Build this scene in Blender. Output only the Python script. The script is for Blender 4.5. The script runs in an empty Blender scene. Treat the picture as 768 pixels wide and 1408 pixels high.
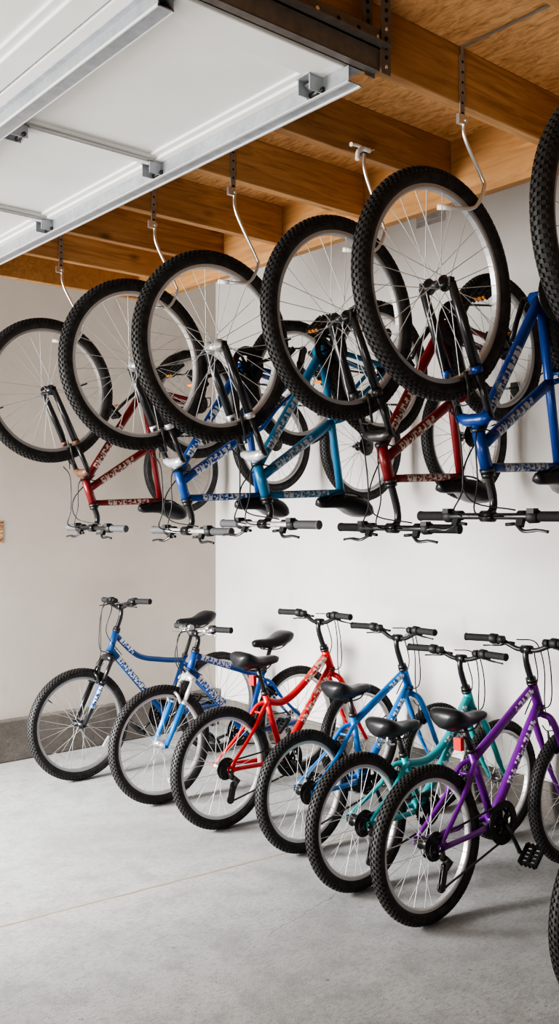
import bpy, math, random
from mathutils import Vector, Matrix
R = random.Random(7)
S = bpy.context.scene
COL = S.collection
PI = math.pi
V = Vector

# ------------------------------------------------------------------ materials
def mat(name, col, rough=0.5, metal=0.0, coat=0.0, spec=None):
    m = bpy.data.materials.new(name); m.use_nodes = True
    b = m.node_tree.nodes['Principled BSDF']
    b.inputs['Base Color'].default_value = (*col, 1)
    b.inputs['Roughness'].default_value = rough
    b.inputs['Metallic'].default_value = metal
    if coat: b.inputs['Coat Weight'].default_value = coat; b.inputs['Coat Roughness'].default_value = 0.12
    if spec is not None: b.inputs['Specular IOR Level'].default_value = spec
    return m
class NT:
    def __init__(s, m): s.m = m; s.t = m.node_tree; s.n = s.t.nodes; s.b = s.n['Principled BSDF']
    def new(s, typ, **kw):
        n = s.n.new(typ)
        for k, v in kw.items(): setattr(n, k, v)
        return n
    def ln(s, a, b): s.t.links.new(a, b)
    def coord(s, scale=(1,1,1), rot=(0,0,0), kind='Object', loc=(0,0,0)):
        c = s.new('ShaderNodeTexCoord'); mp = s.new('ShaderNodeMapping')
        mp.inputs['Scale'].default_value = scale; mp.inputs['Rotation'].default_value = rot; mp.inputs['Location'].default_value = loc
        s.ln(c.outputs[kind], mp.inputs['Vector']); return mp.outputs['Vector']
    def noise(s, vec, scale, detail=4, rough=0.55, dist=0.0):
        n = s.new('ShaderNodeTexNoise'); n.inputs['Scale'].default_value = scale; n.inputs['Detail'].default_value = detail
        n.inputs['Roughness'].default_value = rough; n.inputs['Distortion'].default_value = dist
        s.ln(vec, n.inputs['Vector']); return n.outputs['Fac']
    def ramp(s, fac, stops):
        r = s.new('ShaderNodeValToRGB'); e = r.color_ramp.elements
        while len(e) < len(stops): e.new(0.5)
        for el, (p, c) in zip(e, stops):
            el.position = p; el.color = (*c, 1) if len(c) == 3 else c
        s.ln(fac, r.inputs['Fac']); return r.outputs['Color']
    def mix(s, fac, a, b, mode='MIX'):
        n = s.new('ShaderNodeMix', data_type='RGBA', blend_type=mode)
        for sock, val in ((n.inputs[0], fac), (n.inputs[6], a), (n.inputs[7], b)):
            if hasattr(val, 'is_linked') or hasattr(val, 'links'): s.ln(val, sock)
            elif isinstance(val, (int, float)): sock.default_value = val
            else: sock.default_value = (*val, 1)
        return n.outputs[2]
    def math(s, op, a, b=0.0, clamp=False):
        n = s.new('ShaderNodeMath', operation=op); n.use_clamp = clamp
        for sock, val in ((n.inputs[0], a), (n.inputs[1], b)):
            if isinstance(val, (int, float)): sock.default_value = val
            else: s.ln(val, sock)
        return n.outputs[0]
    def bump(s, h, strength=0.2, dist=0.01):
        n = s.new('ShaderNodeBump'); n.inputs['Strength'].default_value = strength; n.inputs['Distance'].default_value = dist
        s.ln(h, n.inputs['Height']); s.ln(n.outputs['Normal'], s.b.inputs['Normal'])
    def color(s, c): s.ln(c, s.b.inputs['Base Color'])

def wall_mat(name, c1, c2, stain=(0.3,0.27,0.24)):
    m = mat(name, c1, 0.85); t = NT(m)
    v = t.coord()
    big = t.noise(v, 1.1, 5, 0.6)
    base = t.ramp(big, [(0.3, c2), (0.65, c1)])
    fine = t.noise(v, 14, 6, 0.7)
    base = t.mix(t.math('MULTIPLY', t.ramp(fine, [(0.66,(0,0,0)),(0.78,(1,1,1))]), 0.18), base, stain)
    sp = t.noise(t.coord((1,1,0.35)), 5.5, 3, 0.5)
    base = t.mix(t.math('MULTIPLY', t.ramp(sp, [(0.66,(0,0,0)),(0.8,(1,1,1))]), 0.30), base, stain)
    t.color(base); t.bump(t.noise(v, 90, 3), 0.12, 0.004)
    return m
M = {}
M['wall_left'] = wall_mat('left_wall_paint', (0.60,0.545,0.49), (0.52,0.468,0.415))
M['wall_right'] = wall_mat('right_wall_paint', (0.66,0.64,0.62), (0.58,0.555,0.53))

def concrete(name, a, b, c, joint=False, scale=1.0):
    m = mat(name, a, 0.8); t = NT(m); v = t.coord()
    n1 = t.noise(v, 0.9*scale, 6, 0.65, 0.6); n2 = t.noise(v, 7*scale, 8, 0.7); n3 = t.noise(v, 140*scale, 3, 0.6)
    base = t.ramp(n1, [(0.32, b), (0.6, a)])
    base = t.mix(t.math('MULTIPLY', t.ramp(n2, [(0.45,(0,0,0)),(0.7,(1,1,1))]), 0.6), base, c)
    n4 = t.noise(t.coord((1.0,2.2,1)), 38*scale, 6, 0.75)
    base = t.mix(t.math('MULTIPLY', t.ramp(n4, [(0.48,(0,0,0)),(0.64,(1,1,1))]), 0.62), base, c)
    base = t.mix(t.math('MULTIPLY', t.ramp(n3, [(0.5,(0,0,0)),(0.75,(1,1,1))]), 0.35), base, c)
    spots = t.noise(v, 26*scale, 2, 0.4)
    base = t.mix(t.math('MULTIPLY', t.ramp(spots, [(0.73,(0,0,0)),(0.77,(1,1,1))]), 0.5), base, (0.09,0.085,0.08))
    if joint:
        sep = t.new('ShaderNodeSeparateXYZ'); t.ln(v, sep.inputs[0])
        wob = t.math('MULTIPLY', t.math('SUBTRACT', t.noise(v, 6, 4, 0.6), 0.5), 0.06)
        # straight joint of the slab, running along x near y = 3.4
        d = t.math('ADD', t.math('ADD', sep.outputs['Y'], t.math('MULTIPLY', sep.outputs['X'], 0.09)), -3.565)
        d = t.math('ABSOLUTE', t.math('ADD', d, t.math('MULTIPLY', wob, 0.35)))
        j = t.math('SUBTRACT', 1.0, t.math('MULTIPLY', d, 150), True)
        halo = t.math('MULTIPLY', t.math('SUBTRACT', 1.0, t.math('MULTIPLY', d, 50), True), 0.8)
        base = t.mix(halo, base, (0.40,0.33,0.235))
        base = t.mix(t.math('MULTIPLY', j, t.math('MULTIPLY', t.noise(v, 3, 2), 1.5, True)), base, (0.12,0.095,0.07))
        # hairline cracks
        for (x0, y0, ax, ay) in ((2.45, 2.77, 0.973, 0.23), (3.3, 1.75, 0.6, 0.8)):
            e = t.math('ADD', t.math('MULTIPLY', t.math('ADD', sep.outputs['X'], -x0), -ay), t.math('MULTIPLY', t.math('ADD', sep.outputs['Y'], -y0), ax))
            e = t.math('ABSOLUTE', t.math('ADD', e, t.math('MULTIPLY', wob, 1.6)))
            al = t.math('ABSOLUTE', t.math('ADD', t.math('MULTIPLY', t.math('ADD', sep.outputs['X'], -x0), ax), t.math('MULTIPLY', t.math('ADD', sep.outputs['Y'], -y0), ay)))
            cr = t.math('MULTIPLY', t.math('SUBTRACT', 1.0, t.math('MULTIPLY', e, 330), True), t.math('LESS_THAN', al, 0.24))
            base = t.mix(t.math('MULTIPLY', cr, 0.7), base, (0.12,0.11,0.10))
    t.color(base); t.bump(t.math('ADD', n2, n3), 0.18, 0.006)
    return m
M['floor'] = concrete('floor_concrete', (0.42,0.422,0.418), (0.31,0.311,0.306), (0.215,0.212,0.206), True)
M['curb'] = concrete('curb_concrete', (0.20,0.178,0.157), (0.13,0.116,0.10), (0.085,0.077,0.068), False, 2.2)

def wood(name, a, b, c, along='X', seed=0):
    m = mat(name, a, 0.65); t = NT(m)
    sc = {'X': (1.2,14,14), 'Y': (14,1.2,14)}[along]
    v = t.coord(sc, loc=(seed*3.1, seed*1.7, seed))
    g = t.noise(v, 2.2, 8, 0.65, 1.2)
    base = t.ramp(g, [(0.3, b), (0.5, a), (0.7, c)])
    big = t.noise(t.coord((1,1,1), loc=(seed,0,seed)), 2.3, 3)
    base = t.mix(t.math('MULTIPLY', t.ramp(big, [(0.4,(0,0,0)),(0.7,(1,1,1))]), 0.5), base, b)
    kn = t.new('ShaderNodeTexVoronoi'); kn.inputs['Scale'].default_value = 3.4
    t.ln(t.coord((0.8,1.6,1.6), loc=(seed*0.7,seed,0.3)), kn.inputs['Vector'])
    k = t.math('SUBTRACT', 1.0, t.math('MULTIPLY', kn.outputs['Distance'], 7.5), True)
    base = t.mix(t.math('MULTIPLY', k, 0.75), base, (0.06,0.025,0.01))
    t.color(base); t.bump(g, 0.15, 0.004); return m
JW = [wood('joist_wood_%d' % i, a, b, c, 'X', i) for i, (a, b, c) in enumerate([
    ((0.47,0.26,0.115), (0.28,0.14,0.055), (0.60,0.35,0.165)),
    ((0.41,0.22,0.095), (0.23,0.11,0.042), (0.53,0.30,0.14)),
    ((0.50,0.28,0.125), (0.31,0.155,0.06), (0.62,0.365,0.175))])]
M['rim'] = wood('rim_wood', (0.48,0.26,0.105), (0.34,0.165,0.06), (0.58,0.335,0.15), 'Y', 5)
def osb():
    m = mat('osb_sheet', (0.5,0.25,0.08), 0.6); t = NT(m)
    v1 = t.coord((15,3.2,4), rot=(0,0,0.75)); v2 = t.coord((13,4.5,4), rot=(0,0,1.15))
    n1 = t.noise(v1, 2.2, 5, 0.6, 2.0); n2 = t.noise(v2, 2.0, 5, 0.6, 2.4)
    base = t.ramp(n1, [(0.32,(0.38,0.19,0.075)),(0.48,(0.68,0.39,0.175)),(0.66,(0.85,0.55,0.29))])
    o2 = t.ramp(n2, [(0.36,(0.32,0.155,0.06)),(0.52,(0.70,0.40,0.18)),(0.7,(0.83,0.52,0.27))])
    base = t.mix(0.5, base, o2)
    t.color(base); t.bump(n1, 0.06, 0.003); return m
M['osb'] = osb()
def galv(name, a, b, rough=0.38, metal=0.6):
    m = mat(name, a, rough, metal); t = NT(m); v = t.coord()
    vo = t.new('ShaderNodeTexVoronoi'); vo.inputs['Scale'].default_value = 38; t.ln(v, vo.inputs['Vector'])
    n = t.noise(v, 9, 5, 0.7)
    base = t.mix(t.math('MULTIPLY', n, 0.9), a, b)
    base = t.mix(0.10, base, vo.outputs['Distance'], 'OVERLAY')
    t.color(base); return m
M['galv'] = galv('galvanised_steel', (0.56,0.58,0.61), (0.24,0.255,0.275), 0.40, 0.5)
M['track'] = galv('dull_track_steel', (0.25,0.225,0.205), (0.09,0.075,0.065), 0.5, 0.4)
M['strap'] = galv('strap_steel', (0.44,0.40,0.37), (0.22,0.18,0.155), 0.5, 0.4)
M['lip'] = mat('bright_steel_lip', (0.80,0.81,0.82), 0.4, 0.4)
M['zinc'] = mat('zinc_rod', (0.78,0.77,0.75), 0.32, 0.9)
M['vinyl'] = mat('worn_white_vinyl', (0.80,0.79,0.76), 0.5)
def doorm():
    m = mat('door_paint', (0.82,0.82,0.80), 0.55); t = NT(m); v = t.coord()
    t.color(t.ramp(t.noise(v, 1.7, 6, 0.6), [(0.3,(0.70,0.70,0.68)),(0.65,(0.80,0.80,0.78))])); return m
M['door'] = doorm()
M['door_shade_seam'] = mat('door_shade_seam_grey', (0.36,0.355,0.35), 0.5, 0.3)  # grey for the painted recess shadow and the seam lines by the stiles
M['hole'] = mat('hole_dark', (0.01,0.01,0.01), 0.9)

def rubber():
    m = mat('tyre_rubber', (0.022,0.021,0.021), 0.62); t = NT(m)
    n = t.noise(t.coord(), 30, 5, 0.7)
    t.color(t.ramp(n, [(0.4,(0.014,0.0135,0.0135)),(0.75,(0.05,0.047,0.045))])); return m
M['rubber'] = rubber()
M['knob'] = mat('tread_rubber', (0.036,0.034,0.033), 0.62)
M['alu'] = mat('brushed_aluminium', (0.62,0.615,0.605), 0.38, 0.6)
M['rim_grey'] = mat('grey_anodised_rim', (0.46,0.46,0.46), 0.4, 0.6)
M['spoke'] = mat('spoke_steel', (0.62,0.62,0.62), 0.45, 0.35)
M['black'] = mat('black_enamel', (0.016,0.016,0.018), 0.32, 0.0, 0.3)
M['matte'] = mat('black_plastic', (0.02,0.02,0.021), 0.55)
M['grip'] = mat('grip_rubber', (0.03,0.03,0.031), 0.75)
M['greygrip'] = mat('grey_grip_rubber', (0.12,0.12,0.125), 0.7)
M['leather'] = mat('saddle_vinyl', (0.02,0.02,0.022), 0.36)
M['steel'] = mat('dark_drive_steel', (0.085,0.082,0.08), 0.38, 0.75)
M['chrome'] = mat('chrome', (0.75,0.75,0.76), 0.2, 0.95)
M['cable'] = mat('cable_housing', (0.012,0.012,0.013), 0.45)
M['red_lens'] = mat('red_reflector', (0.62,0.012,0.012), 0.4)
M['white_lens'] = mat('clear_reflector', (0.82,0.82,0.80), 0.25, 0, 0.5)
M['amber'] = mat('amber_reflector', (0.85,0.28,0.03), 0.25, 0, 0.5)
M['rustbrown'] = mat('rusty_brown_paint', (0.16,0.085,0.05), 0.5, 0.2)
M['silver_paint'] = mat('silver_fork_paint', (0.62,0.63,0.65), 0.3, 0.5)
def paint(name, c, worn=0.35):
    m = mat(name, c, 0.36, 0.1, 0.2); t = NT(m); v = t.coord()
    n = t.noise(v, 22, 6, 0.7)
    d = tuple(x*0.5 for x in c)
    base = t.mix(t.math('MULTIPLY', t.ramp(n, [(0.52,(0,0,0)),(0.75,(1,1,1))]), worn), c, d)
    t.color(base); return m
def decal(name, c, glyph, bg, scale=34.0, dens=0.62):
    """lettering worn past reading: blocky marks along the tube (u = metres along the tube, v = around)"""
    m = mat(name, c, 0.4, 0.1, 0.2); t = NT(m)
    uv = t.new('ShaderNodeUVMap'); sep = t.new('ShaderNodeSeparateXYZ'); t.ln(uv.outputs[0], sep.inputs[0])
    u = t.math('MULTIPLY', sep.outputs['X'], scale); w = t.math('MULTIPLY', sep.outputs['Y'], 14.0)
    fu = t.math('FLOOR', t.math('MULTIPLY', u, 3.0)); fw = t.math('FLOOR', w)
    cmb = t.new('ShaderNodeCombineXYZ'); t.ln(fu, cmb.inputs[0]); t.ln(fw, cmb.inputs[1])
    wn = t.new('ShaderNodeTexWhiteNoise'); t.ln(cmb.outputs[0], wn.inputs['Vector'])
    cell = t.math('GREATER_THAN', wn.outputs['Value'], 1.0-dens)
    gap = t.math('LESS_THAN', t.math('FRACT', u), 0.80)
    band = t.math('GREATER_THAN', t.math('ABSOLUTE', t.math('COSINE', t.math('MULTIPLY', sep.outputs['Y'], 2*PI))), 0.62)
    g = t.math('MULTIPLY', t.math('MULTIPLY', cell, gap), band)
    n = t.noise(t.coord(), 28, 5, 0.7)
    base = t.mix(t.ramp(n, [(0.5,(0,0,0)),(0.62,(1,1,1))]), c, bg)
    base = t.mix(t.math('MULTIPLY', g, 0.85), base, glyph)
    t.color(base); return m
PC = {  # paint colours
 'blue_dark': (0.014,0.075,0.25), 'blue': (0.013,0.085,0.33), 'royal': (0.008,0.05,0.235), 'sky': (0.016,0.18,0.50),
 'cyan': (0.02,0.165,0.32), 'teal': (0.03,0.33,0.35), 'purple': (0.165,0.014,0.26), 'red': (0.62,0.02,0.022), 'dark_red': (0.20,0.014,0.016)}
for k, c in PC.items():
    M[k] = paint('paint_'+k, c)
    if k in ('dark_red',): M['d_'+k] = decal('decal_'+k, c, (0.62,0.56,0.50), (0.13,0.07,0.045))
    elif k in ('royal','cyan'): M['d_'+k] = decal('decal_'+k, c, (0.50,0.52,0.54), (0.16,0.18,0.20))
    elif k == 'red': M['d_'+k] = decal('decal_'+k, c, (0.75,0.70,0.62), (0.50,0.40,0.30))
    else: M['d_'+k] = decal('decal_'+k, c, (0.78,0.80,0.82), c)

# ------------------------------------------------------------------ mesh builder
class MB:
    def __init__(s): s.v = []; s.f = []; s.mi = []; s.uv = []; s.sm = []
    def face(s, idx, mi=0, sm=False, uv=None):
        s.f.append(idx); s.mi.append(mi); s.sm.append(sm); s.uv.append(uv or [(0,0)]*len(idx))
    def tube(s, pts, r, n=10, mi=0, cap=True, uscale=1.0, flat=None):
        pts = [V(p) for p in pts]; k = len(pts)
        rr = r if isinstance(r, (list, tuple)) else [r]*k
        tang = []
        for i in range(k):
            a = pts[max(i-1,0)]; b = pts[min(i+1,k-1)]; tang.append((b-a).normalized())
        t0 = tang[0]; up = V((0,0,1)) if abs(t0.z) < 0.9 else V((0,1,0))
        x = t0.cross(up).normalized(); base = len(s.v); acc = 0.0; us = []
        for i in range(k):
            if i:
                q = tang[i-1].rotation_difference(tang[i]); x = q @ x; acc += (pts[i]-pts[i-1]).length
            x = (x - tang[i]*x.dot(tang[i])).normalized(); y = tang[i].cross(x); us.append(acc)
            for j in range(n):
                a = 2*PI*j/n; fx, fy = (1,1) if flat is None else flat
                s.v.append(pts[i] + (x*math.cos(a)*fx + y*math.sin(a)*fy)*rr[i])
        for i in range(k-1):
            for j in range(n):
                j2 = (j+1) % n
                s.face((base+i*n+j, base+i*n+j2, base+(i+1)*n+j2, base+(i+1)*n+j), mi, True,
                       [(us[i],j/n),(us[i],(j+1)/n),(us[i+1],(j+1)/n),(us[i+1],j/n)])
        if cap:
            s.face(tuple(base+j for j in reversed(range(n))), mi); s.face(tuple(base+(k-1)*n+j for j in range(n)), mi)
        return s
    def lathe(s, prof, o=(0,0,0), n=48, mi=0, closed=True, sm=True, axis='Y'):
        """prof: list of (axial, radius) turned about the axis"""
        o = V(o); base = len(s.v); k = len(prof)
        for i in range(n):
            a = 2*PI*i/n; ca, sa = math.cos(a), math.sin(a)
            for ax, r in prof:
                if axis == 'Y': p = V((r*ca, ax, r*sa))
                elif axis == 'Z': p = V((r*ca, r*sa, ax))
                else: p = V((ax, r*ca, r*sa))
                s.v.append(o+p)
        for i in range(n):
            i2 = (i+1) % n
            for j in range(k if closed else k-1):
                j2 = (j+1) % k
                s.face((base+i*k+j, base+i*k+j2, base+i2*k+j2, base+i2*k+j), mi, sm)
        if not closed:
            s.face(tuple(base+i*k for i in range(n)), mi); s.face(tuple(base+i*k+k-1 for i in reversed(range(n))), mi)
        return s
    def box(s, c, d, rot=None, mi=0):
        c = V(c); base = len(s.v); m = rot or Matrix.Identity(3)
        for z in (-1,1):
            for y in (-1,1):
                for x in (-1,1): s.v.append(c + m @ V((x*d[0]/2, y*d[1]/2, z*d[2]/2)))
        for q in ((0,2,3,1),(4,5,7,6),(0,1,5,4),(2,6,7,3),(0,4,6,2),(1,3,7,5)): s.face(tuple(base+i for i in q), mi)
        return s
    def mesh(s, name, mats):
        me = bpy.data.meshes.new(name); me.from_pydata([tuple(p) for p in s.v], [], s.f)
        for m in mats: me.materials.append(m)
        me.polygons.foreach_set('material_index', s.mi); me.polygons.foreach_set('use_smooth', s.sm)
        uvl = me.uv_layers.new(name='UVMap'); flat = [c for f in s.uv for p in f for c in p]
        uvl.data.foreach_set('uv', flat); me.update(); return me
def link(name, me, parent=None, loc=(0,0,0), rot=(0,0,0)):
    o = bpy.data.objects.new(name, me); COL.objects.link(o); o.location = loc; o.rotation_euler = rot
    if parent: o.parent = parent
    return o
def part(name, mb, mats, parent, loc=(0,0,0), rot=(0,0,0), label=None, bev=0):
    o = link(name, mb.mesh(name, mats), parent, loc, rot)
    if label: o['label'] = label
    if bev:
        b = o.modifiers.new('Bevel', 'BEVEL'); b.width = bev; b.segments = 2; b.limit_method = 'ANGLE'
    return o
def tag(o, label, cat, group=None):
    o['label'] = label; o['category'] = cat
    if group: o['group'] = group
    return o
def thing(name, label, cat, loc, rot=(0,0,0), group=None):
    o = bpy.data.objects.new(name, None); COL.objects.link(o); o.location = loc; o.rotation_euler = rot; o.empty_display_size = 0.1
    return tag(o, label, cat, group)
def struct(name, mb, mats, bev=0):
    o = part(name, mb, mats, None, bev=bev); o['kind'] = 'structure'; return o
def spline(pts, n=8):
    """Catmull-Rom through the points"""
    P = [V(p) for p in pts]; P = [P[0]*2-P[1]] + P + [P[-1]*2-P[-2]]; out = []
    for i in range(1, len(P)-2):
        a, b, c, d = P[i-1:i+3]
        for k in range(n):
            t = k/n
            out.append(0.5*((2*b) + (c-a)*t + (2*a-5*b+4*c-d)*t*t + (-a+3*b-3*c+d)*t**3))
    out.append(P[-2]); return out
def rotm(a, b):
    """matrix whose X axis runs from a to b"""
    return (V(b)-V(a)).to_track_quat('X', 'Z').to_matrix()

# ------------------------------------------------------------------ wheels
WC = {}
def tyre_mesh(r, t):
    k = ('tyre', r, t)
    if k in WC: return WC[k]
    mb = MB(); rc = r - t - 0.003
    mb.lathe([(t*math.sin(2*PI*j/14), rc + t*math.cos(2*PI*j/14)) for j in range(14)], n=72, mi=0)
    N = int(2*PI*r/0.0225)
    for i in range(N):
        for row, (phi, off, lw, ll) in enumerate(((0.0,0,0.009,0.011), (0.36,0.5,0.008,0.011), (-0.36,0.5,0.008,0.011), (0.72,0,0.008,0.011), (-0.72,0,0.008,0.011), (1.06,0.5,0.008,0.010), (-1.06,0.5,0.008,0.010))):
            a = 2*PI*(i+off)/N
            rad = V((math.cos(a), 0, math.sin(a))); tg = V((-math.sin(a), 0, math.cos(a)))
            nrm = rad*math.cos(phi) + V((0,1,0))*math.sin(phi); side = nrm.cross(tg)
            c = rad*rc + nrm*(t+0.0005)
            m = Matrix((tg, side, nrm)).transposed()
            mb.box(c, (ll, lw, 0.0065), m, 1)
    WC[k] = mb.mesh('tyre', [M['rubber'], M['knob']]); return WC[k]
def rim_mesh(r, t, m):
    k = ('rim', r, t, m)
    if k in WC: return WC[k]
    ro = r - 2*t + 0.004; mb = MB()
    mb.lathe([(-0.0135,ro),(-0.0135,ro-0.014),(-0.009,ro-0.019),(0.009,ro-0.019),(0.0135,ro-0.014),(0.0135,ro)], n=72, sm=False)
    WC[k] = mb.mesh('rim', [M[m]]); return WC[k]
def spoke_mesh(r, t, rear):
    k = ('spk', r, t, rear)
    if k in WC: return WC[k]
    mb = MB(); ro = r - 2*t - 0.013; N = 28; fl = 0.022; hw = 0.030
    for i in range(N):
        sgn = 1 if i % 2 else -1; a = 2*PI*i/N
        b = a + (0.95 if (i//2) % 2 else -0.95)
        mb.tube([(fl*math.cos(b), sgn*hw, fl*math.sin(b)), (ro*math.cos(a), sgn*0.004, ro*math.sin(a))], 0.00145, 5, cap=False)
    va = 0.7; rn = r - 2*t - 0.05
    mb.tube([(ro*math.cos(va),0,ro*math.sin(va)), (rn*math.cos(va),0,rn*math.sin(va))], 0.0032, 6, 1)
    WC[k] = mb.mesh('spokes', [M['spoke'], M['matte']]); return WC[k]
def hub_mesh(rear, m):
    k = ('hub', rear, m)
    if k in WC: return WC[k]
    mb = MB(); w = 0.062 if rear else 0.050
    mb.lathe([(-w-0.012,0.005),(-w,0.005),(-w,0.010),(-0.040,0.013),(-0.033,0.026),(-0.027,0.026),(-0.023,0.015),(0.023,0.015),(0.027,0.026),(0.033,0.026),(0.040,0.013),(w,0.010),(w,0.005),(w+0.012,0.005)], n=20, closed=False)
    mb.lathe([(-w-0.010,0.009),(-w-0.002,0.009)], n=6, closed=False, sm=False, mi=1); mb.lathe([(w+0.002,0.009),(w+0.010,0.009)], n=6, closed=False, sm=False, mi=1)
    WC[k] = mb.mesh('hub', [M[m], M['steel']]); return WC[k]
def cassette_mesh():
    if 'cas' in WC: return WC['cas']
    mb = MB()
    for i, r in enumerate((0.056,0.050,0.044,0.038,0.032,0.026)):
        y = -0.036 - i*0.0042
        n = int(r*2*PI/0.0075); prof = []
        base = len(mb.v)
        for side in (0, 0.0022):
            for j in range(n*2):
                a = PI*j/n; q = r + (0.002 if j % 2 else -0.002)
                mb.v.append(V((q*math.cos(a), y-side, q*math.sin(a))))
        N = n*2
        mb.face(tuple(base+j for j in range(N))); mb.face(tuple(base+N+j for j in reversed(range(N))))
        for j in range(N): mb.face((base+j, base+N+j, base+N+(j+1) % N, base+(j+1) % N))
    WC['cas'] = mb.mesh('cassette', [M['steel']]); return WC['cas']
def wheel(name, parent, loc, r, t, rimm, hubm, rear=False, refl=None, spin=0.0, cassette=None):
    w = link(name, rim_mesh(r, t, rimm), parent, loc, (0, spin, 0))
    link('tyre', tyre_mesh(r, t), w); link('spokes', spoke_mesh(r, t, rear), w); link('hub', hub_mesh(rear, hubm), w)
    if rear if cassette is None else cassette: link('cassette', cassette_mesh(), w)
    for a in (refl or ()):
        mb = MB(); q = r - 2*t - 0.055; c = V((q*math.cos(a), 0, q*math.sin(a)))
        tg = V((-math.sin(a), 0, math.cos(a))); rad = V((math.cos(a), 0, math.sin(a)))
        mb.box(c, (0.072, 0.016, 0.022), Matrix((tg, V((0,1,0)), rad)).transposed(), 0)
        part('wheel_reflector', mb, [M['white_lens']], w, bev=0.003, label='white wheel reflector')
    return w

# ------------------------------------------------------------------ small bicycle parts (shared meshes)
def shared(key, fn):
    if key not in WC: WC[key] = fn()
    return WC[key]
def saddle_mesh():
    mb = MB(); secs = []
    data = [(0.140,0.010,-0.010,0.018),(0.134,0.019,-0.002,0.036),(0.11,0.025,0.002,0.048),(0.06,0.031,-0.002,0.056),(0.01,0.043,-0.004,0.062),
            (-0.035,0.064,0.004,0.074),(-0.075,0.080,0.016,0.088),(-0.108,0.082,0.024,0.090),(-0.130,0.068,0.022,0.078),(-0.142,0.036,0.010,0.045)]
    n = 16
    for x, w, zt, h in data:
        for j in range(n):
            a = 2*PI*j/n; cy, sz = math.cos(a), math.sin(a)
            y = w*math.copysign(abs(cy)**0.75, cy)
            z = zt + (0.26*h*sz if sz > 0 else 0.74*h*sz); y *= 1.0 if sz > 0 else (1.0-0.45*abs(sz)**2)
            mb.v.append(V((x, y, z)))
    k = len(data)
    for i in range(k-1):
        for j in range(n):
            j2 = (j+1) % n; mb.face((i*n+j, (i+1)*n+j, (i+1)*n+j2, i*n+j2), 0, True)
    mb.face(tuple(range(n)), 0, True); mb.face(tuple((k-1)*n+j for j in reversed(range(n))), 0, True)
    for s in (-1, 1):   # rails
        mb.tube(spline([(0.10,s*0.012,-0.015),(0.05,s*0.02,-0.052),(-0.05,s*0.022,-0.056),(-0.10,s*0.035,-0.03)], 5), 0.0035, 6, 1)
    return mb.mesh('saddle', [M['leather'], M['steel']])
def pedal_mesh():
    mb = MB()
    mb.tube([(0,0.015,0),(0,-0.09,0)], 0.006, 8)
    for s in (-1, 1):
        mb.box((s*0.040,-0.050,0), (0.010,0.080,0.018)); mb.box((s*0.018,-0.050,0), (0.008,0.075,0.012))
    for y in (-0.012, -0.050, -0.088): mb.box((0,y,0), (0.088,0.010,0.018))
    for s in (-1, 1):
        for q in range(4): mb.box((s*0.046,-0.020-q*0.02,0), (0.006,0.008,0.024))
    return mb.mesh('pedal', [M['matte']])
def ring_mesh(guard):
    """chainring with five arms; guard = plastic outer disc"""
    mb = MB(); r = 0.076; n = 40
    mb.lathe([(-0.002,r),(0.002,r),(0.002,r-0.014),(-0.002,r-0.014)], n=60, sm=False)
    for i in range(n):
        a = 2*PI*i/n; c = V((math.cos(a)*(r+0.002), 0, math.sin(a)*(r+0.002)))
        mb.box(c, (0.007,0.003,0.006), Matrix.Rotation(-a, 3, 'Y'))
    mb.lathe([(0.012,0.062),(0.016,0.062),(0.016,0.050),(0.012,0.050)], n=40, sm=False)
    for i in range(5):
        a = 2*PI*i/5 + 0.3
        mb.tube([(0.012*math.cos(a),0.003,0.012*math.sin(a)), (0.066*math.cos(a),0.001,0.066*math.sin(a))], [0.012,0.007], 8, 1, flat=(1,0.5))
    mb.lathe([(-0.012,0.020),(0.010,0.020)], n=20, closed=False, mi=1)
    if guard:
        mb.lathe([(-0.010,0.090),(-0.006,0.090),(-0.006,0.060),(-0.010,0.060)], n=48, sm=False, mi=1)
        for i in range(5):
            a = 2*PI*i/5 + 0.9; mb.tube([(0.02*math.cos(a),-0.008,0.02*math.sin(a)), (0.066*math.cos(a),-0.008,0.066*math.sin(a))], 0.009, 8, 1, flat=(1,0.4))
    return mb.mesh('chainring', [M['steel'], M['matte']])
def derailleur_mesh():
    mb = MB()
    mb.tube([(0.005,-0.062,-0.012),(0.012,-0.070,-0.045)], [0.016,0.013], 10)
    mb.tube([(0.012,-0.075,-0.040),(0.042,-0.070,-0.062),(0.030,-0.062,-0.085)], [0.014,0.017,0.014], 10)
    for y in (-0.064, -0.052):
        mb.box((0.018,y,-0.118), (0.030,0.003,0.098), Matrix.Rotation(0.25, 3, 'Y'))
    for (x, z) in ((0.028,-0.085),(0.008,-0.152)):
        mb.lathe([(-0.062,0.021),(-0.054,0.021)], (x,0,z), n=14, closed=False, mi=1, sm=False)
    mb.tube(spline([(0.005,-0.07,-0.02),(-0.05,-0.07,-0.03),(-0.045,-0.06,0.02),(0.05,-0.05,0.012)], 6), 0.0025, 6, 1)
    return mb.mesh('derailleur', [M['steel'], M['matte']])
def lever_mesh(s):
    """brake lever and clamp for one side; bar axis Y at the origin, s=+1 left"""
    mb = MB()
    mb.lathe([(-0.014,0.017),(0.014,0.017)], n=14, closed=False)
    mb.box((0.022,0.0,-0.004), (0.034,0.024,0.018)); mb.tube([(0.03,-s*0.02,-0.004),(0.034,-s*0.05,-0.006)], 0.006, 8)
    mb.tube(spline([(0.034,-s*0.01,-0.006),(0.058,s*0.025,-0.012),(0.056,s*0.075,-0.016),(0.062,s*0.115,-0.018)], 5), [0.0065]*10+[0.005]*5+[0.006], 8, 1, flat=(1,0.7))
    return mb.mesh('brake_lever', [M['matte'], M['black']])
def lever_silver(s):
    me = lever_mesh(s).copy(); me.materials[0] = M['alu']; me.materials[1] = M['chrome']; return me
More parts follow.
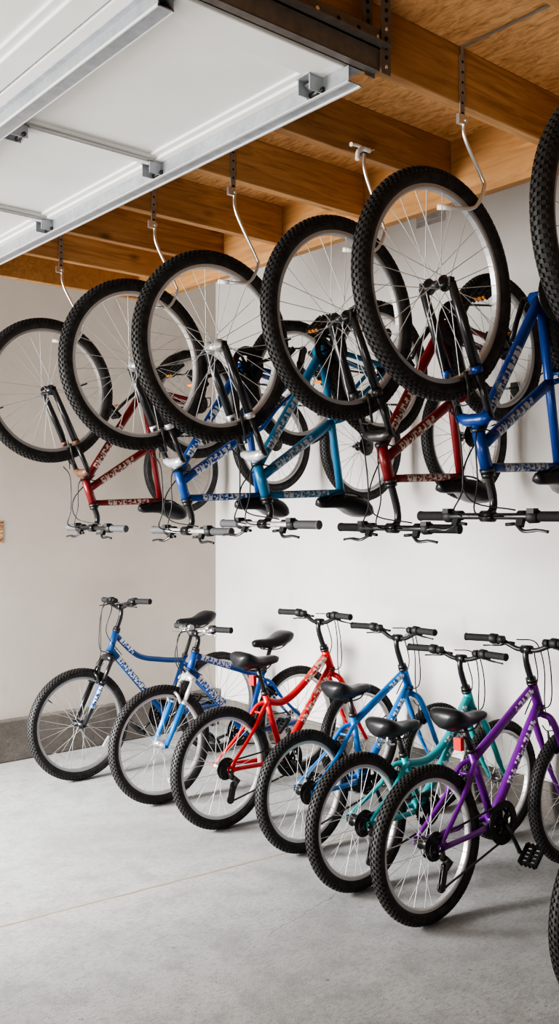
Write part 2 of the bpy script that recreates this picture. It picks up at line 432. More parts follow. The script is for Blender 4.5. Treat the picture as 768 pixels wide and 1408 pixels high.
def grip_mesh(m):
    mb = MB(); L = 0.115; prof = [(0,0.0105)]
    k = 22
    for i in range(k):
        prof += [(i*L/k, 0.0165), (i*L/k+L/k*0.55, 0.0165), (i*L/k+L/k*0.6, 0.0150), ((i+1)*L/k-0.0004, 0.0150)]
    prof += [(L,0.0178),(L+0.006,0.0178),(L+0.008,0.010)]
    mb.lathe(prof, n=16, closed=False)
    return mb.mesh('grip', [M[m]])
def shifter_mesh():
    mb = MB(); mb.lathe([(-0.020,0.015),(-0.018,0.021),(0.012,0.023),(0.018,0.020),(0.020,0.013)], n=18, closed=False)
    mb.box((0.014,-0.004,-0.018), (0.030,0.026,0.016))
    return mb.mesh('gear_shifter', [M['matte']])
def vbrake_mesh():
    mb = MB()
    for s in (-1, 1):
        mb.tube([(0.012,s*0.030,-0.02),(0.020,s*0.030,0.03),(0.020,s*0.024,0.085)], [0.008,0.007,0.0045], 8)
        mb.box((0.004,s*0.021,0.004), (0.052,0.012,0.011), mi=1)
    mb.tube(spline([(0.020,-0.024,0.083),(0.022,0.0,0.088),(0.020,0.03,0.084),(0.02,0.045,0.11)], 5), 0.0025, 6, 1)
    return mb.mesh('rim_brake', [M['steel'], M['matte']])

# ------------------------------------------------------------------ bicycle
def bicycle(root, p):
    """local axes: x forward, y left, z up; ground under the rear hub at the origin"""
    r, t, wb = p['r'], p.get('t', 0.026), p['wb']
    ha = p.get('ha', math.radians(68)); rake = p.get('rake', 0.05)
    ax = lambda z, f=0.0: V((wb - rake - (z-r)/math.tan(ha) + f, 0, z))     # steering axis
    cotu = V((-math.cos(ha), 0, math.sin(ha)))
    pm, dm = M[p['paint']], M['d_'+p['paint']]
    bb = V((p['bb'][0], 0, p['bb'][1])); rr = p.get('rr', r); rh = V((0,0,p.get('rz', r))); fh = V((wb,0,r))
    hz0, hz1 = p['head']; h0, h1 = ax(hz0), ax(hz1)
    sc = V((p['seat'][0], 0, p['seat'][1]))                                  # seat cluster
    su = (sc - bb).normalized()
    # --- frame
    f = MB(); R1 = p.get('tube', 0.019)
    f.tube([h0 - cotu*0.012, h1 + cotu*0.012], 0.0215, 16)
    for q in (h0 - cotu*0.006, h1 + cotu*0.002): f.tube([q-cotu*0.005, q+cotu*0.007], 0.0245, 16, 2)
    f.tube([bb - su*0.0, sc + su*0.035], 0.0165, 14)
    f.tube([(bb.x,0.036,bb.z),(bb.x,-0.036,bb.z)], 0.022, 16)
    f.tube([sc + su*0.018, sc+su*0.036], 0.020, 14, 2)
    def deco_tube(pts, rad, spans):
        f.tube(pts, rad, 14)
        L = [0.0]
        for a, b in zip(pts, pts[1:]): L.append(L[-1] + (V(b)-V(a)).length)
        def at(s):
            s *= L[-1]
            for i in range(len(L)-1):
                if s <= L[i+1]: return V(pts[i]).lerp(V(pts[i+1]), (s-L[i])/max(1e-6, L[i+1]-L[i]))
            return V(pts[-1])
        for s0, s1, mi in spans: f.tube([at(s0+(s1-s0)*k/8) for k in range(9)], rad+0.0006, 14, mi, cap=False)
    for tb in p['tubes']:
        pts = []
        for q in tb['pts']:
            if q == 'bb': pts.append(bb)
            elif q == 'seat': pts.append(sc)
            elif isinstance(q, tuple) and q[0] == 'h': pts.append(h0.lerp(h1, q[1]))
            elif isinstance(q, tuple) and q[0] == 's': pts.append(bb.lerp(sc, q[1]))
            else: pts.append(V((q[0],0,q[1])))
        pts = spline(pts, 10) if len(pts) > 2 else [pts[0].lerp(pts[1], i/8) for i in range(9)]
        deco_tube(pts, tb.get('r', R1), tb.get('decal', []))
    st = V((0,0,0)) + (bb.lerp(sc, p.get('stay', 0.93)))
    for s in (-1, 1):
        f.tube(spline([st + V((0,s*0.014,0)), st.lerp(rh, 0.14)+V((-0.012,s*0.034,0.012)), st.lerp(rh, 0.45)+V((0.004,s*0.043,0)), rh+V((0.012,s*0.062,0.012))], 6), [0.0105]*12+[0.009]*6+[0.008], 10)
        f.tube(spline([bb+V((-0.012,s*0.026,0)), bb.lerp(rh,0.3)+V((0,s*0.043,-0.006)), rh+V((0.016,s*0.062,-0.004))], 6), 0.0115, 10)
        f.box(rh+V((0.010,s*0.064,0.0)), (0.040,0.006,0.030), mi=0)
    if p.get('bridge', True):
        q = st.lerp(rh, 0.2); f.tube([q+V((0,-0.036,0.01)), q+V((0,0.036,0.01))], 0.007, 8)
    part('frame', f, [pm, dm, M['alu'] if p.get('bright') else M['steel'], M[p.get('accent', 'steel')]], root)
    # --- fork
    fk = MB(); crown = h0 - cotu*0.03; lm = p.get('leg', 'black'); fwd = V((math.sin(ha),0,math.cos(ha)))
    kind = p.get('fork', 'rigid'); cz = min(crown.z, r*2 + 0.02)
    if kind == 'rigid':       # curved unicrown blades
        cr = ax(max(hz0-0.035, 2*r-0.0)); fk.tube([cr - cotu*0.004, h0], 0.017, 12)
        for s in (-1, 1):
            fk.tube(spline([cr+V((0,s*0.006,-0.004))+cotu*0.008, cr+V((0.006,s*0.046,0))-cotu*0.025, cr.lerp(fh,0.38)+V((-0.002,s*0.054,0)), cr.lerp(fh,0.75)+V((-0.010,s*0.054,0)), fh+V((0,s*0.052,0))], 6), [0.0155]*12+[0.013]*6+[0.0105]*7, 12)
    else:                      # telescopic fork: crown, stanchions, lower legs with a brace arch
        cr = ax(max(hz0-0.045, 2*r-0.01)); fk.tube([cr, h0], 0.018, 12, 1)
        fk.tube([cr+V((0,-0.066,0)), cr+V((0,-0.03,0.012)), cr+V((0,0.03,0.012)), cr+V((0,0.066,0))], [0.017,0.021,0.021,0.017], 12, 1)
        for s in (-1, 1):
            top = cr+V((0.0,s*0.060,0.0)); bot = fh+V((0.0,s*0.058,0)); mid = top.lerp(bot, 0.34)
            fk.tube([top + (top-bot).normalized()*0.014, mid], 0.0125, 12, 3)
            fk.tube([mid - (bot-mid)*0.02, mid.lerp(bot,0.06)], 0.019, 12, 1)
            fk.tube([mid, mid.lerp(bot,0.5), bot], [0.0175,0.0165,0.0135], 12, 0)
            a, b = mid.lerp(bot, 0.1), mid.lerp(bot, 0.62)
            if p.get('leg_decal') and s > 0: fk.tube([a.lerp(b, k/6) for k in range(7)], [0.0180-0.0012*k/6 for k in range(7)], 12, 2, cap=False)
            fk.box(bot, (0.022,0.008,0.03), mi=0)
        m1 = cr.lerp(fh, 0.35)
        if p.get('arch', True): fk.tube(spline([m1+V((0.022,-0.058,0)), m1+V((0.034,-0.048,0.045)), m1+V((0.036,0,0.062)), m1+V((0.034,0.048,0.045)), m1+V((0.022,0.058,0))], 6), 0.0085, 10, 1)
    part('fork', fk, [M[lm], M[p.get('crown', 'black')], dm, M[p.get('stanchion', 'black')]], root)
    # --- wheels
    wheel('front_wheel', root, fh, r, t, p.get('rim', 'alu'), p.get('hub', 'alu'), False, p.get('refl'), p.get('spin', 0.3))
    wheel('rear_wheel', root, rh, rr, t, p.get('rim', 'alu'), p.get('hub', 'alu'), True, None, p.get('spin', 0.3)+0.5)
    # --- brakes
    fb = ax(2*r-0.075) ; fbp = fh + (ax(2*r) - fh).normalized()*(r-2*t+0.0); 
    part_o = link('front_brake', shared('vb', vbrake_mesh), root, fbp + V((0.012,0,0)), (0, -(PI/2-ha), 0))
    dirn = (st - rh).normalized(); rb = rh + dirn*(rr-2*t); ang = math.atan2(dirn.x, dirn.z)
    link('rear_brake', shared('vb', vbrake_mesh), root, rb, (0, ang, PI) if False else (0, ang, 0))
    # --- seatpost + saddle
    sz = p['saddle']; top = bb + su*((sz-0.045-bb.z)/su.z)
    top = top + V((p.get('saddle_dx',0),0,0)); mb = MB(); mb.tube([sc, top], 0.0127, 12); mb.box(top+V((0,0,0.002)), (0.038,0.040,0.020)); mb.tube([top+V((0,-0.028,0)), top+V((0,0.028,0))], 0.008, 8)
    part('seatpost', mb, [M[p.get('post', 'steel')]], root)
    so = link('saddle', shared('saddle', saddle_mesh), root, (top.x, 0, sz-0.008), (0, p.get('saddle_tilt', 0.03), 0))
    if p.get('tail_light'):
        mb = MB(); mb.box((top.x-0.062+0.03,0,sz-0.115), (0.022,0.040,0.052)); mb.tube([(top.x+0.004,0,sz-0.095),(top.x-0.03,0,sz-0.10)], 0.006, 8, 1)
        part('rear_reflector', mb, [M['red_lens'], M['matte']], root, bev=0.005, label='red rear reflector on the seatpost')
    if p.get('saddle_clamp'):
        for s in (-1, 1): mb = MB(); mb.tube(spline([(top.x-0.09,s*0.03,sz-0.03),(top.x-0.09,s*0.03,sz-0.07),(top.x-0.05,s*0.03,sz-0.08)],5), 0.006, 8); part('saddle_spring', mb, [M['chrome']], root)
    # --- crankset
    ca = p.get('crank', 1.0)
    cs = link('crankset', shared(('ring', bool(p.get('guard'))), lambda: ring_mesh(p.get('guard'))), root, (bb.x, -0.050, bb.z))
    cl = p.get('crank_len', 0.155)
    for s, y in ((-1, -0.018), (1, 0.118)):
        a = ca if s < 0 else ca + PI
        d = V((math.cos(a), 0, -math.sin(a)))
        mb = MB(); mb.tube([V((0,y,0)), d*cl*0.5+V((0,y+s*0.010,0)), d*cl+V((0,y+s*0.014,0))], [0.014,0.0105,0.0125], 10, flat=(1,0.75))
        if s > 0: mb.tube([(0,0.0,0),(0,0.125,0)], 0.011, 10)
        part('crank_arm', mb, [M['black']], cs)
        po = link('pedal', shared('pedal', pedal_mesh), cs, d*cl+V((0,y+s*0.018,0)), (0, -0.75, PI if s > 0 else 0))
        if p.get('amber'):
            mb = MB()
            for e in (-1, 1): mb.box(d*cl+V((0,y+s*0.018,0)) + Matrix.Rotation(-0.75,3,'Y') @ V((e*0.047,s*0.05,0)), (0.004,0.05,0.013), Matrix.Rotation(-0.75,3,'Y'))
            part('pedal_reflector', mb, [M['amber']], cs, label='amber pedal reflectors')
    # --- chain + derailleur
    mb = MB(); y0, y1 = -0.052, -0.046; cr_, rc = 0.076, 0.034; r = rh.z
    up = []; 
    for k in range(9):
        a = PI*0.5 - k*PI/8*1.0; up.append((bb.x+cr_*math.cos(a), y0, bb.z+cr_*math.sin(a)))
    lo_p = V((0.012,-0.058,r-0.162))
    path = [(0.0,y1,r+rc)] + up + [(lo_p.x,lo_p.y,lo_p.z)]
    mb.tube(path, 0.0045, 6, flat=(1,1)); mb.tube([(0.030,-0.058,r-0.07),(0.022,-0.05,r-0.025),(-0.03,y1,r-0.018),(-0.033,y1,r+0.008),(0,y1,r+rc)], 0.0042, 6)
    part('chain', mb, [M['steel']], root)
    link('rear_derailleur', shared('der', derailleur_mesh), root, rh)
    # --- stem, handlebar
    bz = p['bar']; bx = p.get('stem_fwd', 0.03)
    s0 = h1; clampc = ax(bz) + V((bx,0,0))
    neck = ax(bz-0.03)
    mb = MB(); mb.tube([h1+cotu*0.01, h1+cotu*0.026], 0.023, 14); mb.tube(spline([h1 + cotu*0.012, h1.lerp(neck,0.7), neck+V((bx*0.25,0,0.004)), clampc], 6), [0.0145]*7+[0.0135]*12, 12)
    mb.tube([clampc+V((0,-0.024,0)), clampc+V((0,0.024,0))], 0.0195, 14)
    part('stem', mb, [M[p.get('stem', 'black')]], root)
    W = p.get('bar_w', 0.58); rise = p.get('rise', 0.05); back = p.get('back', 0.045); rel = []
    for s in (-1, 1):
        q = [(0,0,0),(0.0,s*0.05,0.0),(0.002,s*0.10,rise*0.45),(0.0,s*0.155,rise*0.95),(-back*0.5,s*(W/2-0.12),rise),(-back,s*W/2,rise)]
        rel.append(spline(q, 6))
    pts = list(reversed(rel[0])) + rel[1][1:]
    mb = MB(); mb.tube([clampc + V(q) for q in pts], 0.0112, 12)
    hb = part('handlebar', mb, [M[p.get('bar_mat', 'black')]], root)
    ll = p.get('lever', 'black')
    for s in (-1, 1):
        a = clampc + V((-back*0.5-0.002, s*(W/2-0.12), rise)); b = clampc + V((-back, s*W/2, rise))
        yaw = math.atan2(-(b-a).x*s, (b-a).y*s)
        g = link('grip', shared(('grip', p.get('grip','grip')), lambda: grip_mesh(p.get('grip','grip'))), hb, a, (0, 0, yaw if s > 0 else PI+yaw))
        if p.get('twist', True): link('gear_shifter', shared('shift', shifter_mesh), hb, a + V((0.001,-s*0.022,0)), (0,0,yaw))
        link('brake_lever', shared(('lev', s, ll), (lambda: lever_silver(s)) if ll == 'silver' else (lambda: lever_mesh(s))), hb, a + V((0.002,-s*0.062,-0.002)), (0, p.get('lever_tilt', 0.35), yaw))
    # --- cables: one mesh per housing
    g = lambda s: clampc + V((0.03, s*(W/2-0.225), rise*0.9))
    cb = [[g(1), g(1)+V((0.09,-0.04,-0.02)), ax(bz-0.10)+V((0.13,0.01,0)), ax(hz0)+V((0.075,0.02,-0.01)), fbp+V((0.035,0.035,0.10))],
          [g(-1), g(-1)+V((0.08,0.05,-0.01)), ax(bz-0.11)+V((0.11,-0.035,0)), ax(hz0)+V((0.045,-0.03,0.01)), h0.lerp(h1,0.3)+V((-0.05,-0.03,-0.03))],
          [g(-1)+V((-0.02,-0.03,-0.02)), g(-1)+V((0.05,0.09,-0.05)), ax(bz-0.15)+V((0.085,0.03,0)), h0.lerp(h1,0.2)+V((-0.06,0.025,-0.05))]]
    for c in cb[:p.get('cables', 3)]:
        mb = MB(); mb.tube(spline(c, 7), 0.0027, 6); part('brake_cable', mb, [M['cable']], root)
    if p.get('bb_reflector'):
        mb = MB(); c = V((p['bb_reflector'][0],0.0,p['bb_reflector'][1])); mb.box(c, (0.03,0.05,0.075)); part('pedal_reflector', mb, [M['amber']], root, bev=0.004)
    return root

# ------------------------------------------------------------------ setting
WX, WY = 4.18, 5.72            # right wall plane x, left wall plane y
ZJ, ZO = 2.87, 3.05            # joist underside, sheet underside
def plane_box(mb, a, b): mb.box(((a[0]+b[0])/2,(a[1]+b[1])/2,(a[2]+b[2])/2), (abs(b[0]-a[0]),abs(b[1]-a[1]),abs(b[2]-a[2]))); return mb
struct('floor', plane_box(MB(), (-6,-4,-0.1), (WX+0.15,WY+0.15,0)), [M['floor']])
struct('wall_right', plane_box(MB(), (WX,-4,0), (WX+0.15,WY+0.15,3.9)), [M['wall_right']])
struct('wall_left', plane_box(MB(), (-4,WY,0), (WX,WY+0.15,3.9)), [M['wall_left']])
struct('wall_near', plane_box(MB(), (-2.9,-1.65,0), (WX,-1.5,3.9)), [M['wall_left']])
struct('wall_front', plane_box(MB(), (-3.05,-1.65,0), (-2.9,1.2,3.9)), [M['wall_left']])
struct('wall_lintel', plane_box(MB(), (-3.05,1.2,2.6), (-2.9,WY,3.9)), [M['wall_left']])
struct('baseboard_left', plane_box(MB(), (-4,WY-0.07,0), (WX,WY,0.265)), [M['curb']], bev=0.008)
struct('baseboard_right', plane_box(MB(), (WX-0.025,-4,0), (WX,WY-0.07,0.20)), [M['curb']], bev=0.006)
RX, RY = 2.85, 4.66            # edges of the lowered joist bay
struct('ceiling', plane_box(MB(), (-1.6,-1.2,ZO), (RX,RY,ZO+0.02)), [M['osb']])
struct('ceiling_upper', plane_box(MB(), (-3.05,-1.65,3.9), (WX+0.15,WY+0.15,4.0)), [M['wall_right']])
struct('trim_1', plane_box(MB(), (RX,-1.2,2.81), (RX+0.04,RY,3.9)), [M['rim']])
struct('trim_2', plane_box(MB(), (-1.6,RY-0.005,ZO-0.21), (RX+0.04,RY+0.035,3.9)), [M['rim']])
joists = [(0.35,'x'),(0.84,'x'),(1.325,'j6'),(1.868,'j5'),(2.365,'j4'),(2.84,'j3'),(3.38,'j2'),(3.85,'jm'),(4.30,'j1')]
for i, (y, nm) in enumerate(joists):
    mb = MB(); plane_box(mb, (-1.6,y-0.02,ZJ), (RX,y+0.02,ZO)); o = struct('joist', mb, [JW[i % 3]], bev=0.004)

# ------------------------------------------------------------------ floor bicycles
def fp(**k): return k
red_tubes = [fp(pts=[('h',0.75),(0.56,0.66),(0.42,0.585),('s',0.93)], decal=[(0.05,0.42,1)], r=0.0195), fp(pts=[('h',0.1),'bb'], decal=[(0.12,0.62,1)], r=0.021)]
str_tubes = [fp(pts=[('h',0.85),('s',0.95)], decal=[(0.06,0.36,1)], r=0.0185), fp(pts=[('h',0.12),'bb'], decal=[(0.15,0.7,1)], r=0.0205)]
FL = [
 dict(loc=(2.66+1.03,5.00), flip=True, roll=0.05, name='blue bicycle with a black suspension fork and tall handlebar, nearest the left wall',
      p=dict(r=0.33, wb=1.03, bb=(0.42,0.30), head=(0.74,0.86), seat=(0.27,0.64), saddle=0.90, bar=1.01, rise=0.035, bar_w=0.56, paint='blue_dark', fork='sus', leg='black', leg_decal=True, crown='black', stanchion='black',
             tubes=[fp(pts=[('h',0.85),(0.62,0.70),(0.45,0.655),('s',0.98)], decal=[(0.08,0.3,1)], r=0.017), fp(pts=[('h',0.1),'bb'], decal=[(0.12,0.62,1)], r=0.021)],
             refl=[-0.9,-2.5], crank=0.6, spin=0.0, rim='rim_grey', hub='black', guard=True, lever_tilt=0.2)),
 dict(loc=(2.785+1.0,4.31), flip=True, roll=0.04, name='blue bicycle with a silver fork crown and silver brake levers, second from the left wall',
      p=dict(r=0.322, wb=1.0, bb=(0.41,0.30), head=(0.70,0.80), seat=(0.27,0.62), saddle=0.83, bar=0.905, rise=0.03, bar_w=0.54, paint='blue', fork='sus', leg='sky', leg_decal=False, crown='silver_paint', stanchion='silver_paint',
             tubes=[fp(pts=[('h',0.85),('s',0.97)], decal=[(0.08,0.5,1)], r=0.0185), fp(pts=[('h',0.1),'bb'], decal=[(0.12,0.66,1)], r=0.0225)],
             refl=[-1.95], crank=0.2, spin=0.0, lever='silver', bar_mat='chrome', guard=True, lever_tilt=0.1)),
 dict(loc=(2.80,3.77), flip=False, roll=-0.03, name='red bicycle with a dipped top tube and black saddle',
      p=dict(r=0.305, wb=0.985, bb=(0.40,0.29), head=(0.72,0.83), seat=(0.295,0.62), saddle=0.835, bar=0.988, rise=0.045, paint='red', leg='red', tubes=red_tubes, tail_light=True, crank=0.9, guard=True)),
 dict(loc=(2.90,3.26), flip=False, roll=-0.03, name='bright sky-blue bicycle between the red and the teal bicycles',
      p=dict(r=0.285, wb=0.955, bb=(0.39,0.28), head=(0.68,0.78), seat=(0.335,0.57), saddle=0.735, bar=0.945, rise=0.05, paint='sky', leg='sky', tubes=str_tubes, crank=1.2, hub='steel')),
 dict(loc=(2.78,2.78), flip=False, roll=-0.03, name='teal bicycle with a curved low top tube and worn sprung saddle',
      p=dict(r=0.289, wb=0.975, bb=(0.39,0.275), head=(0.655,0.745), seat=(0.30,0.50), saddle=0.665, bar=0.905, rise=0.035, paint='teal', leg='teal', saddle_clamp=True,
             tubes=[fp(pts=[('h',0.75),(0.60,0.555),(0.46,0.475),('s',0.9)], r=0.0185, decal=[(0.1,0.5,1)]), fp(pts=[('h',0.1),'bb'], r=0.0205, decal=[(0.12,0.6,1)])], crank=2.0, hub='steel')),
 dict(loc=(2.763,2.38), flip=False, roll=-0.035, name='purple bicycle with a red rear reflector under its saddle',
      p=dict(r=0.305, wb=0.985, bb=(0.405,0.315), head=(0.735,0.845), seat=(0.29,0.60), saddle=0.775, bar=0.995, rise=0.04, paint='purple', leg='purple', tubes=str_tubes, tail_light=True, crank=1.05, guard=True, hub='steel', bar_w=0.60)),
 dict(loc=(2.75,1.61), flip=False, roll=-0.03, name='bicycle on the floor at the right edge, only its knobbly rear tyre in view',
      p=dict(r=0.305, wb=0.985, bb=(0.405,0.30), head=(0.72,0.83), seat=(0.29,0.60), saddle=0.77, bar=0.98, rise=0.04, paint='blue', leg='blue', tubes=str_tubes, crank=0.4)),
]
for b in FL:
    root = thing('bicycle', b['name'], 'bicycle', (b['loc'][0], b['loc'][1], 0.003), (b['roll'] if not b['flip'] else b['roll'], 0, PI if b['flip'] else 0), 'bicycles parked on the floor')
    bicycle(root, b['p'])

# ------------------------------------------------------------------ hanging bicycles (upside down, front wheel on a hook)
def hang_p(paint, **k):
    d = dict(r=0.36, rr=0.305, t=0.027, wb=0.895, bb=(0.345,0.315), head=(0.80,0.925), seat=(0.235,0.905), saddle=0.968, bar=1.05, rise=0.0, back=0.02, bar_w=0.60, ha=math.radians(70), rake=0.045,
             paint=paint, fork='sus', leg='black', crown='black', arch=False, rim='rim_grey', hub='black', tube=0.018, stay=0.5, guard=True, amber=True, post='black', stem_fwd=0.05, lever_tilt=-1.15, twist=True,
             tubes=[fp(pts=[('h',0.05),'bb'], decal=[(0.14,0.6,1)], r=0.0195), fp(pts=[('h',0.4),('s',0.50)], decal=[(0.18,0.7,1)], r=0.0195), fp(pts=[('h',0.97),'seat'], decal=[(0.2,0.8,1)], r=0.0155)])
    d.update(k); return d
HB = [
 ((2.104,4.294,2.207), 'dark red bicycle hung upside down nearest the left wall', hang_p('dark_red', crown='rustbrown', crank=2.4, grip='greygrip')),
 ((2.067,3.39,2.222), 'dark blue bicycle hung upside down with a silver fork crown', hang_p('blue', crown='silver_paint', crank=2.8, rim='alu', hub='alu', bar_mat='alu', grip='greygrip', bar=1.065)),
 ((2.079,2.85,2.227), 'light cyan-blue bicycle hung upside down, in the middle of the row', hang_p('cyan', crown='silver_paint', crank=0.5, leg='black', rim='alu', hub='alu', bar_mat='alu', grip='greygrip', bar=1.035)),
 ((2.285,2.376,2.285), 'brownish red bicycle hung upside down between two blue bicycles', hang_p('dark_red', crown='steel', crank=2.2, bar=1.105)),
 ((2.234,1.895,2.306), 'royal blue bicycle hung upside down, last whole one toward the right edge', hang_p('royal', crown='royal', crank=1.9, bar_w=0.62, bar=1.08)),
 ((2.25,1.30,2.34), 'bicycle hung at the right edge, only the tyre of its front wheel in view', hang_p('blue')),
]
for (hx, hy, hz), lab, p in HB:
    root = thing('bicycle', lab, 'bicycle', (hx+p['wb'], hy, hz+p['r']), (0, PI, 0), 'bicycles hanging upside down from the joists')
    bicycle(root, p)
    # hook
hook_lab = ['hook holding the leftmost hanging bicycle, by the left wall', 'hook holding the dark blue bicycle with the silver fork crown', 'hook holding the middle hanging bicycle of light cyan-blue',
            'hook with a knotted rag at its screw, holding the brownish red bicycle', 'hook on a long perforated strap, holding the royal blue bicycle', 'hook holding the hanging bicycle at the right edge']
for i, ((hx, hy, hz), lab, p) in enumerate(HB):
    jy = {0:4.30, 1:3.38, 2:2.84, 3:2.365, 4:1.868, 5:1.325}[i]
    y = jy - 0.024
    root = thing('bike_hook', 'steel ' + hook_lab[i], 'hook', (hx+0.06, y, ZJ+0.03), (0,0,0), 'hooks for the hanging bicycles')
    L = lambda x, yy, z: V((hx+x-(hx+0.06), hy+yy-y, hz+z-(ZJ+0.03)))
    zt = 0.0
    if i != 3:
        mb = MB(); mb.box((0,0,0.02), (0.022,0.004,0.20))
        for k in range(6): mb.lathe([(-0.0030,0.0042),(0.0,0.0042)], (0,0,-0.06+k*0.032), n=8, closed=False, mi=1)
        part('strap', mb, [M['strap'], M['hole']], root)
        mb = MB(); mb.box((-0.014,-0.008,-0.085), (0.034,0.012,0.03)); mb.lathe([(-0.02,0.008),(-0.008,0.008)], (0,0,-0.085), n=6, closed=False); part('bracket', mb, [M['zinc']], root)
        st = V((0,-0.008,-0.085))
        if i == 4:
            mb = MB(); mb.box((0,-0.001,0.13), (0.012,0.003,0.05)); mb.box((0.0,-0.17,ZO-0.004-(ZJ+0.03)), (0.010,0.34,0.004)); part('strap_tail', mb, [M['strap']], root)
    else:
        mb = MB(); mb.lathe([(-0.03,0.012),(0.003,0.012)], (0,0,-0.02), n=12, closed=False); part('bracket', mb, [M['steel']], root)
        mb = MB(); mb.tube(spline([(0.05,-0.02,-0.005),(0.01,-0.03,-0.02),(-0.04,-0.028,-0.015),(-0.075,-0.03,-0.02)],5), [0.003]*4+[0.009]*4+[0.006]*7+[0.008], 8)
        mb.tube(spline([(-0.02,-0.03,-0.02),(-0.045,-0.035,-0.04),(-0.05,-0.036,-0.07)],5), 0.008, 8)
        part('rag', mb, [M['vinyl']], root); st = V((0,-0.02,-0.02))
    end = [L(0.155,-0.052,0.36), L(0.165,-0.055,0.325), L(0.135,-0.045,0.262), L(0.085,-0.02,0.252), L(0.035,0.028,0.258)]
    mid = st.lerp(end[0], 0.35) + V((-0.025,0,0))
    mb = MB(); mb.tube(spline([st, mid]+end, 7), 0.0062, 10); part('rod', mb, [M['zinc']], root)
    mb = MB(); mb.tube([end[-2].lerp(end[-1],0.35), end[-1]], 0.0085, 10); part('tip', mb, [M['vinyl']], root, label='white vinyl hook tip')

# ------------------------------------------------------------------ wheels hung on the wall behind the row
SW = [((3.76,5.555,1.905),0.315,'smaller bicycle wheel on the left wall by the corner, behind the dark red frame'),
      ((3.76,4.54,2.04),0.315,'smaller bicycle wheel on the right wall, behind the dark blue hanging frame'),
      ((3.76,3.74,1.975),0.315,'smaller bicycle wheel on the right wall, behind the cyan-blue hanging frame'),
      ((3.76,3.00,1.985),0.325,'smaller bicycle wheel on the right wall, behind the lower end of the brownish red frame')]
for (x, y, z), r, lab in SW:
    w = wheel('spare_wheel', None, (x,y,z), r, 0.027, 'rim_grey', 'black', True, None, 0.4, True)
    tag(w, lab, 'wheel', 'spare wheels hung on the walls')
    pl = thing('wall_hook', 'black wall hook carrying the small wheel ' + lab.split(', ')[-1], 'hook', (WX,y,z+r-0.064), (0,0,0), 'wall hooks for the spare wheels')
    mb = MB(); mb.box((-0.006,0.0,0.0), (0.012,0.05,0.10)); part('plate', mb, [M['matte']], pl, bev=0.003)
    yo = -0.05
    d = x-WX
    mb = MB(); mb.tube(spline([(-0.01,yo*0.3,0.02),(-0.06,yo,0.0),(d*0.8,yo,-0.022),(d*0.55-0.1,yo,-0.02),(d,yo*0.8,-0.008),(d+0.0,0.03,-0.008)] if False else [(-0.01,-0.01,0.02),(-0.05,-0.05,0.02),(-0.14,-0.056,0.0),(d+0.04,-0.052,-0.012),(d,-0.03,-0.012),(d,0.03,-0.012)], 6), 0.006, 8); part('arm', mb, [M['matte']], pl)

# ------------------------------------------------------------------ garage door (open overhead)
DX, DY, DZ = 1.825, 1.84, 2.825     # leading edge x, side edge y, underside z
gd = thing('garage_door', 'white sectional garage door rolled up overhead, with steel struts and hinges', 'garage door', (DX,DY,DZ))
LY = 2.80
secs = [0.0, -0.70, -1.30, -1.9, -2.5]
stiles = [0.11, 0.94, 1.78, 2.6]
for a, b in zip(secs, secs[1:]):
    mb = MB(); x0, x1 = b+0.003, a-0.003 if a else a
    plane_box(mb, (x0,0,0.018), (x1,LY,0.036))
    # raised frame around recessed fields
    plane_box(mb, (x0,0,0), (x0+0.11,LY,0.02)); plane_box(mb, (x1-0.075,0,0), (x1,LY,0.02))
    plane_box(mb, (x1-0.10,0,0.009), (x1-0.07,LY,0.02))
    for k, sy in enumerate([0.0]+[s-0.03 for s in stiles[1:]]+[LY-0.06]): plane_box(mb, (x0+0.10,sy,0.0), (x1-0.07,sy+(0.11 if k == 0 else 0.06),0.0195))
    part('door_section', mb, [M['door']], gd, bev=0.004)
def hat(mb, x, w=0.075, h=0.042):
    t = 0.003
    plane_box(mb, (x-w/2,0,-t), (x-w/2+0.018,LY,0)); plane_box(mb, (x-w/2+0.016,0,-h), (x-w/2+0.019,LY,-0.001)); plane_box(mb, (x-w/2+0.016,0,-h), (x+w/2-0.016,LY,-h+t))
    plane_box(mb, (x+w/2-0.019,0,-h), (x+w/2-0.016,LY,-0.001)); plane_box(mb, (x+w/2-0.018,0,-t), (x+w/2,LY,0))
for x in (-0.03, -0.625, -1.25, -1.85):
    mb = MB()
    if x == -0.03:
        plane_box(mb, (-0.045,-0.02,-0.004), (0.006,LY,-0.001)); plane_box(mb, (-0.046,-0.02,-0.045), (-0.043,LY,-0.002)); plane_box(mb, (-0.046,-0.02,-0.047), (0.0,LY,-0.044)); n0 = len(mb.f); plane_box(mb, (-0.004,-0.02,-0.050), (0.003,LY,-0.040)); plane_box(mb, (-0.050,-0.02,-0.048), (-0.040,LY,-0.0455)); mb.mi[n0:] = [1]*(len(mb.f)-n0)
    else:
        hat(mb, x); n0 = len(mb.f); plane_box(mb, (x-0.0235,0,-0.0435), (x-0.0195,LY,-0.036)); plane_box(mb, (x+0.0195,0,-0.0435), (x+0.0235,LY,-0.036)); mb.mi[n0:] = [1]*(len(mb.f)-n0)
    part('strut', mb, [M['galv'], M['lip']], gd)
for j, sy in enumerate(stiles[1:]):     # stile ledges; wider grey strip paints the recess shadow, thin one is a seam
    for a, b in zip(secs, secs[1:]):
        mb = MB(); plane_box(mb, (b+0.11,sy-0.034,-0.004), (a-0.08,sy-0.020,0.002)); plane_box(mb, (b+0.11,sy+0.016,-0.0015), (a-0.08,sy+0.019,0.002)); plane_box(mb, (b+0.11,sy-0.016,-0.007), (a-0.08,sy+0.008,0.002)); mb.mi[12:] = [1]*6; part('stile', mb, [M['door_shade_seam'], M['door']], gd)
